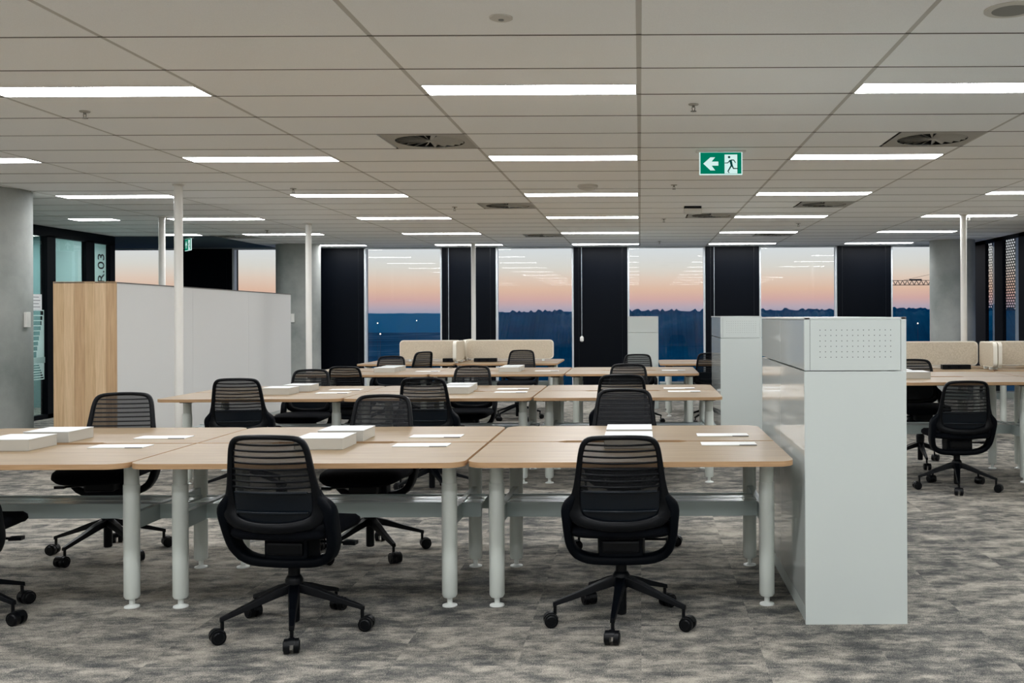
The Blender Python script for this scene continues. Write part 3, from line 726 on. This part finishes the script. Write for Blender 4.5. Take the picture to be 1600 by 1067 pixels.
# ------------------------------------------------------------------ bench desks
def leg_mesh(z):
    mb = MB()
    mb.lathe([(0.018, 0.04), (0.030, 0.043), (0.037, 0.055), (0.0375, z * 0.80), (0.0365, z * 0.803)], n=24)
    mb.lathe([(0.0335, z * 0.80), (0.0335, z - 0.05)], n=24)
    return mb.mesh('leg', 'leg_grey', 40)
foot_me = MB().lathe([(0.036, 0.0), (0.035, 0.006), (0.018, 0.012), (0.013, 0.014), (0.013, 0.044)], n=24).mesh('foot', 'white_powder', 40)
leg_cache = {}
def bench(x0, x1, yf, lx, label, z=0.74, D=1.49, back=True, beam=None, group='back to back bench desks'):
    t = thing('bench_desk', label, 'desk', (x0, yf, 0), 0, group)
    W_ = x1 - x0; th = 0.024; hd = D / 2
    R_ = 0.085
    def top(y0, y1, flip):
        pts = []
        r = R_; n_ = 7
        rec = 0.032; rw_ = 0.34; cx = W_ / 2 - 0.05
        if not flip:
            # front (low y) rounded, back edge with shallow cable recess
            for k in range(n_ + 1):
                a = math.radians(180 + 90 * k / n_); pts.append((r + r * math.cos(a), y0 + r + r * math.sin(a)))
            for k in range(n_ + 1):
                a = math.radians(270 + 90 * k / n_); pts.append((W_ - r + r * math.cos(a), y0 + r + r * math.sin(a)))
            pts += [(W_, y1), (cx + rw_, y1), (cx + rw_ - 0.04, y1 - rec), (cx - rw_ + 0.04, y1 - rec), (cx - rw_, y1), (0, y1)]
        else:
            pts += [(0, y0), (cx - rw_, y0), (cx - rw_ + 0.04, y0 + rec), (cx + rw_ - 0.04, y0 + rec), (cx + rw_, y0), (W_, y0)]
            for k in range(n_ + 1):
                a = math.radians(0 + 90 * k / n_); pts.append((W_ - r + r * math.cos(a), y1 - r + r * math.sin(a)))
            for k in range(n_ + 1):
                a = math.radians(90 + 90 * k / n_); pts.append((r + r * math.cos(a), y1 - r + r * math.sin(a)))
        n2_ = len(pts); mb = MB()
        q = 0.0025
        mb.add([(x, y, z - th) for x, y in pts] + [(x, y, z) for x, y in pts], [tuple(range(n2_))[::-1]])
        mb.f.append(tuple(range(n2_, 2 * n2_))); mb.m.append(0)
        for i in range(n2_): mb.f.append((i, (i + 1) % n2_, n2_ + (i + 1) % n2_, n2_ + i)); mb.m.append(1)
        return mb.obj('desktop', ['oak', 'oak_edge'], t, smooth=35)
    top(0, hd - 0.010, False)
    if back: top(hd + 0.010, D, True)
    if z not in leg_cache: leg_cache[z] = leg_mesh(z)
    la, lb = D * 0.225, D * 0.735
    for X in lx:
        X -= x0
        for Y in (la, lb) if back else (la,):
            g = link('leg', leg_cache[z], t, (X, Y, 0)); link('foot', foot_me, g)
            MB().box(X - 0.055, X + 0.055, Y - 0.04, Y + 0.04, z - 0.055, z - th).obj('leg_bracket', 'black_metal', t, bevel=0.01)
        if back: MB().box(X - 0.016, X + 0.016, la + 0.03, lb - 0.03, 0.372, 0.452).obj('side_bar', 'tray_grey', t, bevel=0.003)
    bx0, bx1 = (0.01, W_ - 0.01) if beam is None else (beam[0] - x0, beam[1] - x0)
    ym = (la + lb) / 2
    MB().box(bx0, bx1, ym - 0.125, ym - 0.105, 0.377, 0.452).obj('cable_tray_rail', 'tray_grey', t, bevel=0.002)
    MB().box(bx0, bx1, ym + 0.105, ym + 0.125, 0.377, 0.452).obj('cable_tray_rail', 'tray_grey', t, bevel=0.002)
    MB().box(bx0, bx1, ym - 0.105, ym - 0.008, 0.440, 0.446).obj('cable_tray', 'tray_top', t)
    MB().box(bx0, bx1, ym + 0.008, ym + 0.105, 0.440, 0.446).obj('cable_tray', 'tray_top', t)
    if back: MB().box(0.15, W_ - 0.15, hd - 0.05, hd + 0.05, z - 0.055, z - th - 0.002).obj('power_rail', 'black_metal', t)
    # steel cross bars under each top
    for yy_ in ((la - 0.02), (lb - 0.02)) if back else ((la - 0.02),):
        MB().box(lx[0] - x0, lx[-1] - x0, yy_, yy_ + 0.04, z - 0.05, z - th).obj('top_rail', 'black_metal', t)
    return t
GA = [(-3.86, -2.335), (-2.325, -0.802), (-0.788, 0.698)]
LA = [(-3.78, -2.466), (-2.23, -0.927), (-0.698, 0.609)]
side3 = ['left', 'middle', 'right']
def shift(p, d): return (p[0] + d, p[1] + d)
AY = 4.50
for i in range(3):
    bench(GA[i][0], GA[i][1], AY, LA[i], ['front row oak bench desk at the left edge of the picture', 'front row oak bench desk in the middle, behind the left front chair', 'front row oak bench desk ending at the big white cabinet'][i], beam=(GA[i][0] + .01, 0.609) if i == 2 else None)
BY = 8.04; GB = [(-3.92, -2.42), (-2.41, -0.885), (-0.87, 0.667)]; LB = [(-3.80, -2.55), (-2.30, -0.985), (-0.765, 0.575)]
for i in range(3):
    bench(GB[i][0], GB[i][1], BY, LB[i], ['second row oak bench desk with free left end before the whiteboard', 'second row oak bench desk, middle of its row', 'second row oak bench desk, right end of its row'][i])
CY_ = 11.32; GC = [(-3.95, -2.42), (-2.41, -0.87), (-0.855, 0.672)]; LC = [(-3.82, -2.53), (-2.31, -0.99), (-0.75, 0.58)]
for i in range(3):
    bench(GC[i][0], GC[i][1], CY_, LC[i], ['third row oak bench desk, left end before the pole', 'third row oak bench desk, middle of its row', 'third row oak bench desk beside the second white cabinet'][i])
DY = 13.85
bench(-3.95, -2.60, DY, (-3.85, -2.70), 'furthest oak bench desk under the left beige screen', group='desks with beige screens')
bench(-2.56, -1.16, DY, (-2.46, -1.27), 'furthest oak bench desk under the right one of the distant beige screens', group='desks with beige screens')
bench(0.27, 1.60, 13.6, (0.40, 1.50), 'pale desk right of the furthest white cabinet, by the middle window', D=1.3, group='desks with beige screens')
# raised bench on the right
bench(1.78, 3.30, 7.96, (1.92, 3.19), 'raised oak bench desk at right beside nearest white cabinet', z=0.857, group='right side bench desks')
bench(3.31, 4.80, 7.96, (3.43, 4.68), 'raised oak bench desk cut by the right edge of the picture', z=0.857, group='right side bench desks')
bench(2.55, 4.14, 11.62, (2.66, 4.0), 'oak bench desk behind the raised one, left of the screen gap', D=1.16, group='right side bench desks')
bench(4.20, 5.72, 11.62, (4.32, 5.60), 'oak bench desk behind the raised one, right of the screen gap', D=1.16, group='right side bench desks')

# beige felt screens
def screen(p0, p1, zb, zt, label, th=0.045):
    p0 = Vector(p0); p1 = Vector(p1); d = p1 - p0; L = d.length
    t = thing('desk_screen', label, 'desk screen', (p0.x, p0.y, 0), math.atan2(d.y, d.x), 'beige desk screens')
    pts = rrect(0, L, zb, zt, 0.055, 6, (1, 1, 1, 1))
    n_ = len(pts)
    def slab(y0, y1, ins):
        q = [(ins + (x) * (L - 2 * ins) / L, zb + ins + (z_ - zb) * (zt - zb - 2 * ins) / (zt - zb)) for x, z_ in pts]
        mb = MB(); mb.add([(x, y0, z_) for x, z_ in q] + [(x, y1, z_) for x, z_ in q], [tuple(range(n_)), tuple(range(n_, 2 * n_))[::-1]] + [(i, (i + 1) % n_, n_ + (i + 1) % n_, n_ + i) for i in range(n_)])
        return mb
    slab(-th / 2, th / 2, 0.0).obj('edge_band', 'screen_edge', t, smooth=50)
    slab(-th / 2 - 0.004, -th / 2, 0.012).obj('felt_face', 'screen_felt', t, smooth=50)
    slab(th / 2, th / 2 + 0.004, 0.012).obj('felt_face', 'screen_felt', t, smooth=50)
    for X in (0.15, L - 0.15): MB().box(X - 0.02, X + 0.02, -0.018, 0.018, zb - 0.03 , zb + 0.01).obj('clamp', 'white_powder', t)
zt = 1.054
SD = DY + 0.745
screen((-3.51, SD, 0), (-2.62, SD, 0), 0.775, zt, 'beige screen along the left of the furthest desks')
screen((-2.54, SD, 0), (-1.265, SD, 0), 0.775, zt, 'beige screen along the right of the furthest desks')
screen((-2.58, DY + 0.02, 0), (-2.58, SD - 0.05, 0), 0.775, zt, 'beige divider pointing forward between the furthest desks')
screen((-2.58, SD + 0.05, 0), (-2.58, SD + 0.7, 0), 0.775, zt, 'beige divider behind the furthest screens, only its top showing')
SE = 11.62 + 0.58
screen((2.6, SE, 0), (4.12, SE, 0), 0.775, 1.07, 'beige screen on the right side desks, left of the dark gap')
screen((4.15, 11.66, 0), (4.15, SE - 0.05, 0), 0.775, 1.07, 'beige divider pointing forward beside the dark screen gap at right')
screen((4.24, SE, 0), (5.70, SE, 0), 0.775, 1.07, 'beige screen on the right side desks, cut by the right picture edge')
screen((4.22, 11.70, 0), (4.22, SE - 0.05, 0), 0.775, 1.07, 'second beige divider right of the dark screen gap')
# black power boxes under the screens
def powerbox(x, y, z, wd, label):
    t = thing('power_box', label, 'power box', (x, y, z), 0, 'black desk power boxes')
    MB().box(0, wd, 0, 0.09, 0, 0.055).obj('housing', 'black_plastic', t, bevel=0.006)
    for k in range(2): MB().box(0.06 + 0.12 * k, 0.10 + 0.12 * k, -0.002, 0.0, 0.012, 0.04).obj('socket', 'black_frame', t)
powerbox(-2.85, SD - 0.2, 0.741, 0.15, 'short black power box before the left distant beige screen')
powerbox(-2.40, SD - 0.2, 0.741, 0.33, 'long black power box before the right distant beige screen')
powerbox(3.62, SE - 0.25, 0.741, 0.34, 'black power box before the beige screen at right')

# ------------------------------------------------------------------ chairs
def by(x, z): return -0.205 - 0.16 * (z - 0.47) + 0.9 * x * x
def make_chair():
    t = thing('office_chair', '', 'chair')
    half = [(0.0, 0.480), (0.06, 0.481), (0.115, 0.488), (0.168, 0.502), (0.196, 0.535), (0.197, 0.585), (0.188, 0.66), (0.179, 0.73), (0.170, 0.80), (0.160, 0.838), (0.145, 0.858), (0.118, 0.869), (0.06, 0.874), (0.0, 0.875)]
    rad = [0.05, 0.05, 0.052, 0.060, 0.070, 0.052, 0.031, 0.027, 0.025, 0.025, 0.025, 0.023, 0.021, 0.021]
    path = half + [(-x, z) for x, z in half[-2:0:-1]]; rr = rad + rad[-2:0:-1]
    # smooth the ring with Catmull-Rom
    def cr_pts(P, closed, sub=3):
        out = []; N = len(P)
        for i in range(N if closed else N - 1):
            p0, p1, p2, p3 = [P[(i + k) % N] if closed else P[max(0, min(N - 1, i + k))] for k in (-1, 0, 1, 2)]
            for s_ in range(sub):
                u = s_ / sub
                out.append(tuple(0.5 * ((2 * b) + (-a + c) * u + (2 * a - 5 * b + 4 * c - d) * u * u + (-a + 3 * b - 3 * c + d) * u ** 3) for a, b, c, d in zip(p0, p1, p2, p3)))
        if not closed: out.append(tuple(P[-1]))
        return out
    full = cr_pts([(x, z, r) for (x, z), r in zip(path, rr)], True, 2)
    MB().sweep([(x, by(x, z), z) for x, z, r in full], [r for x, z, r in full], [0.030 if z > .55 else 0.042 for x, z, r in full], closed=True).obj('back_frame', 'black_plastic', t, smooth=60)
    def halfw(z):
        for k in range(3, len(half) - 1):
            if half[k][1] <= z <= half[k + 1][1]:
                u = (z - half[k][1]) / (half[k + 1][1] - half[k][1] + 1e-9); return half[k][0] * (1 - u) + half[k + 1][0] * u
        return 0.15 if z < .55 else 0.06
    def plate(z0, z1, nz, dy, th, ins, name, matn, nx=12):
        mb = MB(); front = []; backv = []
        for i in range(nz + 1):
            z = z0 + (z1 - z0) * i / nz; hw = max(0.02, halfw(z) - ins)
            for k in range(nx + 1):
                x = -hw + 2 * hw * k / nx; front.append((x, by(x, z) + dy, z)); backv.append((x, by(x, z) + dy - th, z))
        M_ = nx + 1; fs = []
        for i in range(nz):
            for k in range(nx):
                a = i * M_ + k; fs.append((a, a + 1, a + M_ + 1, a + M_))
        if th == 0: mb.add(front, fs)
        else:
            O = len(front); fs2 = [tuple(O + q for q in f[::-1]) for f in fs]; rim = []
            loop = [k for k in range(M_)] + [i * M_ + nx for i in range(1, nz + 1)] + [nz * M_ + k for k in range(nx - 1, -1, -1)] + [i * M_ for i in range(nz - 1, 0, -1)]
            for q in range(len(loop)): a, b2 = loop[q], loop[(q + 1) % len(loop)]; rim.append((a, b2, O + b2, O + a))
            mb.add(front + backv, fs + fs2 + rim)
        return mb.obj(name, matn, t, smooth=50)
    plate(0.62, 0.868, 12, 0.010, 0, 0.004, 'back_mesh', 'back_mesh')
    plate(0.495, 0.632, 6, 0.012, 0.012, 0.008, 'lumbar_panel', 'navy_panel')
    for zz, rr_ in ((0.633, 0.010), (0.545, 0.008)):
        pth = [(x / 100, by(x / 100, zz) - 0.006, zz) for x in range(-16, 17, 2)]
        MB().sweep(pth, [rr_ * 1.4] * len(pth), [0.012] * len(pth), yd=Vector((0, 0, 1))).obj('lumbar_band', 'navy_panel', t, smooth=60)
    for k in range(8):
        zz = 0.657 + 0.0266 * k; hw = halfw(zz) - 0.006
        pth = [(hw * q / 6, by(hw * q / 6, zz) - 0.002, zz - 0.004 * (1 - (q / 6) ** 2)) for q in range(-6, 7)]
        MB().sweep(pth, [0.010] * 13, [0.009] * 13, yd=Vector((0, 0, 1)), n=6, pw=2).obj('slat', 'black_plastic', t, smooth=60)
    # U shaped yoke: shoulders down and under the seat
    hp = [(0.195, 0.640, .016), (0.207, 0.606, .026), (0.226, 0.572, 0.046), (0.236, 0.548, 0.048), (0.236, 0.50, 0.044), (0.234, 0.44, 0.040), (0.226, 0.385, 0.040), (0.202, 0.336, 0.042), (0.150, 0.308, 0.044), (0.08, 0.300, 0.044), (0.0, 0.298, 0.044)]
    hp = cr_pts(hp, False, 2)
    fullp = hp + [(-x, z, r) for x, z, r in hp[-2::-1]]
    def yy(x, z): return -0.185 + max(0, 0.60 - z) * 0.42
    MB().sweep([(x, yy(x, z), z) for x, z, r in fullp], [r for x, z, r in fullp], [0.035 + 0.055 * min(1, max(0, 0.64 - z) / 0.12) * (1 if z > .36 else 0.8) for x, z, r in fullp], n=12, pw=4).obj('yoke', 'black_frame', t, smooth=50)
    # spine joining yoke and seat
    MB().prism([(-0.10, -0.085), (0.10, -0.085), (0.11, 0.04), (-0.11, 0.04)], 0.282, 0.415).obj('spine', 'black_frame', t, bevel=0.015)
    # seat
    def ring(sx_, sy_, z, drop):
        out = []; n_ = 36
        for i in range(n_):
            a = 2 * PI * i / n_; c_, s_ = math.cos(a), math.sin(a)
            x = math.copysign(abs(c_) ** 0.5, c_) * sx_; y = math.copysign(abs(s_) ** 0.5, s_) * sy_
            zz = z - drop * max(0, (y - 0.08)) ** 2 * 4
            out.append((x, y + 0.035, zz))
        return out
    MB().layers([ring(0.20, 0.20, 0.418, .3), ring(0.232, 0.232, 0.424, .3), ring(0.245, 0.243, 0.440, .3), ring(0.242, 0.240, 0.460, .3), ring(0.225, 0.224, 0.473, .3), ring(0.15, 0.15, 0.476, .3), ring(0.03, 0.03, 0.474, .3)]).obj('seat', 'black_fabric', t, smooth=60)
    MB().layers([ring(0.10, 0.14, 0.400, 0), ring(0.14, 0.17, 0.408, .15), ring(0.20, 0.205, 0.422, .3)]).obj('seat_pan', 'black_plastic', t, smooth=60)
    MB().box(-0.085, 0.085, -0.10, 0.13, 0.335, 0.392).obj('tilt_mechanism', 'black_plastic', t, bevel=0.012)
    lv = MB(); lv.tube((0.07, 0.06, 0.365), (0.22, 0.07, 0.36), 0.006, n=8); lv.box(0.205, 0.262, 0.05, 0.09, 0.352, 0.368); lv.obj('lever', 'black_plastic', t)
    MB().lathe([(0.020, 0.036), (0.024, 0.04), (0.024, 0.16), (0.036, 0.162), (0.040, 0.215), (0.030, 0.232), (0.026, 0.234), (0.026, 0.30), (0.016, 0.302), (0.016, 0.345)], n=20).obj('gas_column', 'black_plastic', t, smooth=40)
    # star leg along +x with caster
    lm = MB()
    secs = [(0.02, 0.195, 0.052, 0.040), (0.10, 0.172, 0.046, 0.036), (0.20, 0.137, 0.034, 0.026), (0.29, 0.108, 0.026, 0.020), (0.315, 0.099, 0.022, 0.020)]
    rings = [[(x, -w_ / 2, z - h_ / 2), (x, w_ / 2, z - h_ / 2), (x, w_ / 2 * .8, z + h_ / 2), (x, -w_ / 2 * .8, z + h_ / 2)] for x, z, w_, h_ in secs]
    lm.layers(rings); leg_me_tmp = lm.mesh('star_leg', 'black_plastic', bevel=0.003)
    cm = MB(); cm.tube((0.305, 0, 0.10), (0.305, 0, 0.055), 0.008, n=8)
    for s_ in (-1, 1):
        cm.tube((0.325, s_ * 0.008, 0.031), (0.325, s_ * 0.030, 0.031), 0.031, n=20)
        cm.tube((0.325, s_ * 0.030, 0.031), (0.325, s_ * 0.034, 0.031), 0.024, 0.020, n=16)
    # hood
    hd = []
    for y in (-0.012, 0.012):
        for k in range(9):
            a = math.radians(20 + 150 * k / 8); hd.append((0.325 + 0.034 * math.cos(a), y, 0.031 + 0.034 * math.sin(a)))
    cm.add(hd, [tuple(range(9)), tuple(range(9, 18))[::-1]] + [(i, i + 1, 10 + i, 9 + i) for i in range(8)] + [(8, 0, 9, 17)])
    caster_me = cm.mesh('caster', 'black_metal', 40)
    for k in range(5):
        g = link('star_leg', leg_me_tmp, t, (0, 0, 0), math.radians(-73 + 72 * k)); link('caster', caster_me, g)
    return t
chair0 = make_chair(); first = [True]
def chair(px, Y, rot, star, label, group, dz=0.0, X=None):
    """px at the hub; rot = heading, 0 faces away from the camera"""
    X = (px - 1000) * Y / F if X is None else X
    rz = math.radians(rot)
    if first[0]:
        c = chair0; first[0] = False; c['label'] = label; c['group'] = group; c.location = (X, Y, 0); c.rotation_euler = (0, 0, rz)
    else: c = dup(chair0, (X, Y, 0), rz, label, group)
    k = 0
    for ch in c.children:
        if ch.name.startswith('star_leg'):
            ch.rotation_euler = (0, 0, math.radians(star + 72 * k) - rz); k += 1; ch.location.z = 0
        elif ch.name.startswith('gas_column'): ch.location.z = 0; ch.scale.z = 1.0 + max(0, dz) / 0.34
        else: ch.location.z = dz
    return c
g1 = 'chairs at the front bench'; g2 = 'chairs at the second bench'; g3 = 'chairs at the third bench'; g4 = 'chairs at the desks with screens'
chair(458, 4.47, -6, -73, 'black mesh office chair seen from behind at front left, in full view', g1, 0.02)
chair(969, 4.57, 0, -96, 'black mesh office chair seen from behind at front centre right, in full view', g1)
chair(-72, 4.62, 8, -10, 'black office chair mostly cut off by the left edge, only base showing', g1)
chair(168, 5.92, 187, -35, 'black mesh office chair behind the front left desk, against oak end panel', g1, 0.055, X=-3.16)
chair(577, 5.92, 176, -50, 'black mesh office chair facing the camera behind the front middle desk', g1, 0.035)
chair(974, 6.12, 180, -80, 'solid black chair back behind the front right desk, lowest of a line of four', g1, 0.05)
chair(371, 7.92, 6, -160, 'black mesh chair seen from behind before the whiteboard, at second bench left', g2, 0.05, X=-3.13)
chair(674, 7.92, -3, -60, 'black mesh chair from behind at the second bench middle, pale light through its slats', g2, 0.05)
chair(972, 7.95, 0, -90, 'black mesh chair from behind at second bench right, second of a line of four', g2, 0.065)
chair(474, 9.62, 182, -50, 'black mesh chair beyond the left end of the second bench, before the thin pole', g2, 0.0)
chair(730, 9.62, 178, -70, 'black mesh chair beyond the second bench middle, next to white boxes', g2, 0.03)
chair(981, 9.65, 180, -85, 'black mesh chair beyond the second bench right, third of a line of four', g2, 0.04)
chair(548, 11.3, 0, -60, 'black mesh chair at the third bench left, beside its white boxes', g3, -0.03)
chair(604, 12.92, 180, -60, 'black mesh chair beyond the third bench left, before the tall window', g3, 0.0)
chair(996, 12.92, 180, -60, 'black mesh chair beyond the third bench right, last of a line of four', g3, 0.01)
chair(640, 13.5, 62, -60, 'black chair turned sideways at the left distant beige screen', g4, 0.05)
chair(808, 13.55, 172, -60, 'black chair at the right distant beige screen', g4, 0.05)
chair(1109, 12.97, 0, -60, 'black mesh chair by the pale desk, half hidden by the second white cabinet', g4, 0.04)
chair(1494, 8.02, 0, -105, 'black office chair in full view at the right, before the raised desk', 'chairs at the right side desks', 0.0)
chair(1437, 9.3, 180, -95, 'black chair beyond the raised desk, half hidden by nearest white cabinet', 'chairs at the right side desks', 0.09)

# ------------------------------------------------------------------ boxes and papers on the desks
def make_box(loc, label, group, rz=0):
    t = thing('storage_box', label, 'box', loc, rz, group)
    MB().box(-0.12, 0.12, 0, 0.24, 0.0, 0.0545).obj('box_base', 'box_card', t, bevel=0.001)
    MB().box(-0.1215, 0.1215, -0.0015, 0.2415, 0.0545, 0.0575).obj('lid', 'box_lid', t, bevel=0.001)
    MB().box(-0.1218, -0.1205, 0.0, 0.24, 0.004, 0.044).obj('edge_tape', 'seam_dark', t)
    return t
b0 = make_box((-3.16, AY + 0.46, 0.7405), 'white flat box on the front left desk, nearer of its pair', 'white flat boxes on the desks')
zb_ = 0.7405
for (x, y, lab) in [(-3.15, AY + 0.79, 'white flat box on the front left desk, farther of its pair'), (-1.60, AY + 0.46, 'white flat box on the front middle desk, nearer of its pair'), (-1.59, AY + 0.79, 'white flat box on the front middle desk, farther of its pair'),
                    (-0.06, AY + 0.46, 'white flat box half hidden by the front right chair'), (-0.06, AY + 0.79, 'white flat box on the front right desk before the solid black chair'),
                    (-3.10, BY + 0.44, 'white flat box on the second row left desk, nearer'), (-3.04, BY + 0.79, 'white flat box on the second row left desk, farther'), (-1.58, BY + 0.46, 'white flat box on the second row middle desk, nearer'), (-1.60, BY + 0.79, 'white flat box on the second row middle desk, farther'),
                    (-3.02, CY_ + 0.46, 'white flat box on the third row left desk, nearer'), (-3.02, CY_ + 0.79, 'white flat box on the third row left desk, farther'), (-1.55, CY_ + 0.46, 'white flat box on the third row middle desk, nearer'), (-1.55, CY_ + 0.79, 'white flat box on the third row middle desk, farther'),
                    ]:
    dup(b0, (x, y, zb_), 0, lab)
dup(b0, (2.33, 8.42, 0.8575), 0, 'white flat box on the raised right desk, nearer of its pair'); dup(b0, (2.26, 8.75, 0.8575), 0, 'white flat box on the raised right desk, farther of its pair')
def make_paper(loc, label, rz=0):
    t = thing('paper_sheet', label, 'paper', loc, rz, 'white sheets on the desks')
    MB().box(-0.14, 0.14, 0, 0.12, 0, 0.004).obj('sheet', 'paper', t)
    MB().box(0.05, 0.138, -0.0006, 0.006, 0.0002, 0.0046).obj('grey_strip', 'print_grey', t)
    return t
p0 = make_paper((-2.66, AY + 0.55, zb_), 'white folded sheet on the front left desk, nearer', 0.0)
for (x, y, lab) in [(-2.62, AY + 0.93, 'white folded sheet on the front left desk, farther'), (-1.12, AY + 0.55, 'white folded sheet on the front middle desk, nearer'), (-1.12, AY + 0.93, 'white folded sheet on the front middle desk, farther'),
                    (0.45, AY + 0.55, 'white folded sheet on the front right desk, nearer'), (0.45, AY + 0.93, 'white folded sheet on the front right desk, farther'),
                    (-2.66, BY + 0.55, 'white sheet on the second row left desk, nearer'), (-2.66, BY + 0.93, 'white sheet on the second row left desk, farther'), (-1.12, BY + 0.55, 'white sheet on the second row middle desk, nearer'), (-1.15, BY + 0.93, 'white sheet on the second row middle desk, farther'),
                    (0.38, BY + 0.55, 'white sheet on the second row right desk, nearer'), (0.35, BY + 0.93, 'white sheet on the second row right desk, farther'),
                    (-2.55, CY_ + 0.6, 'white sheet on the third row left desk'), (-1.12, CY_ + 0.6, 'white sheet on the third row middle desk'), (0.4, CY_ + 0.6, 'white sheet on the third row right desk')]:
    dup(p0, (x, y, zb_), 0, lab)
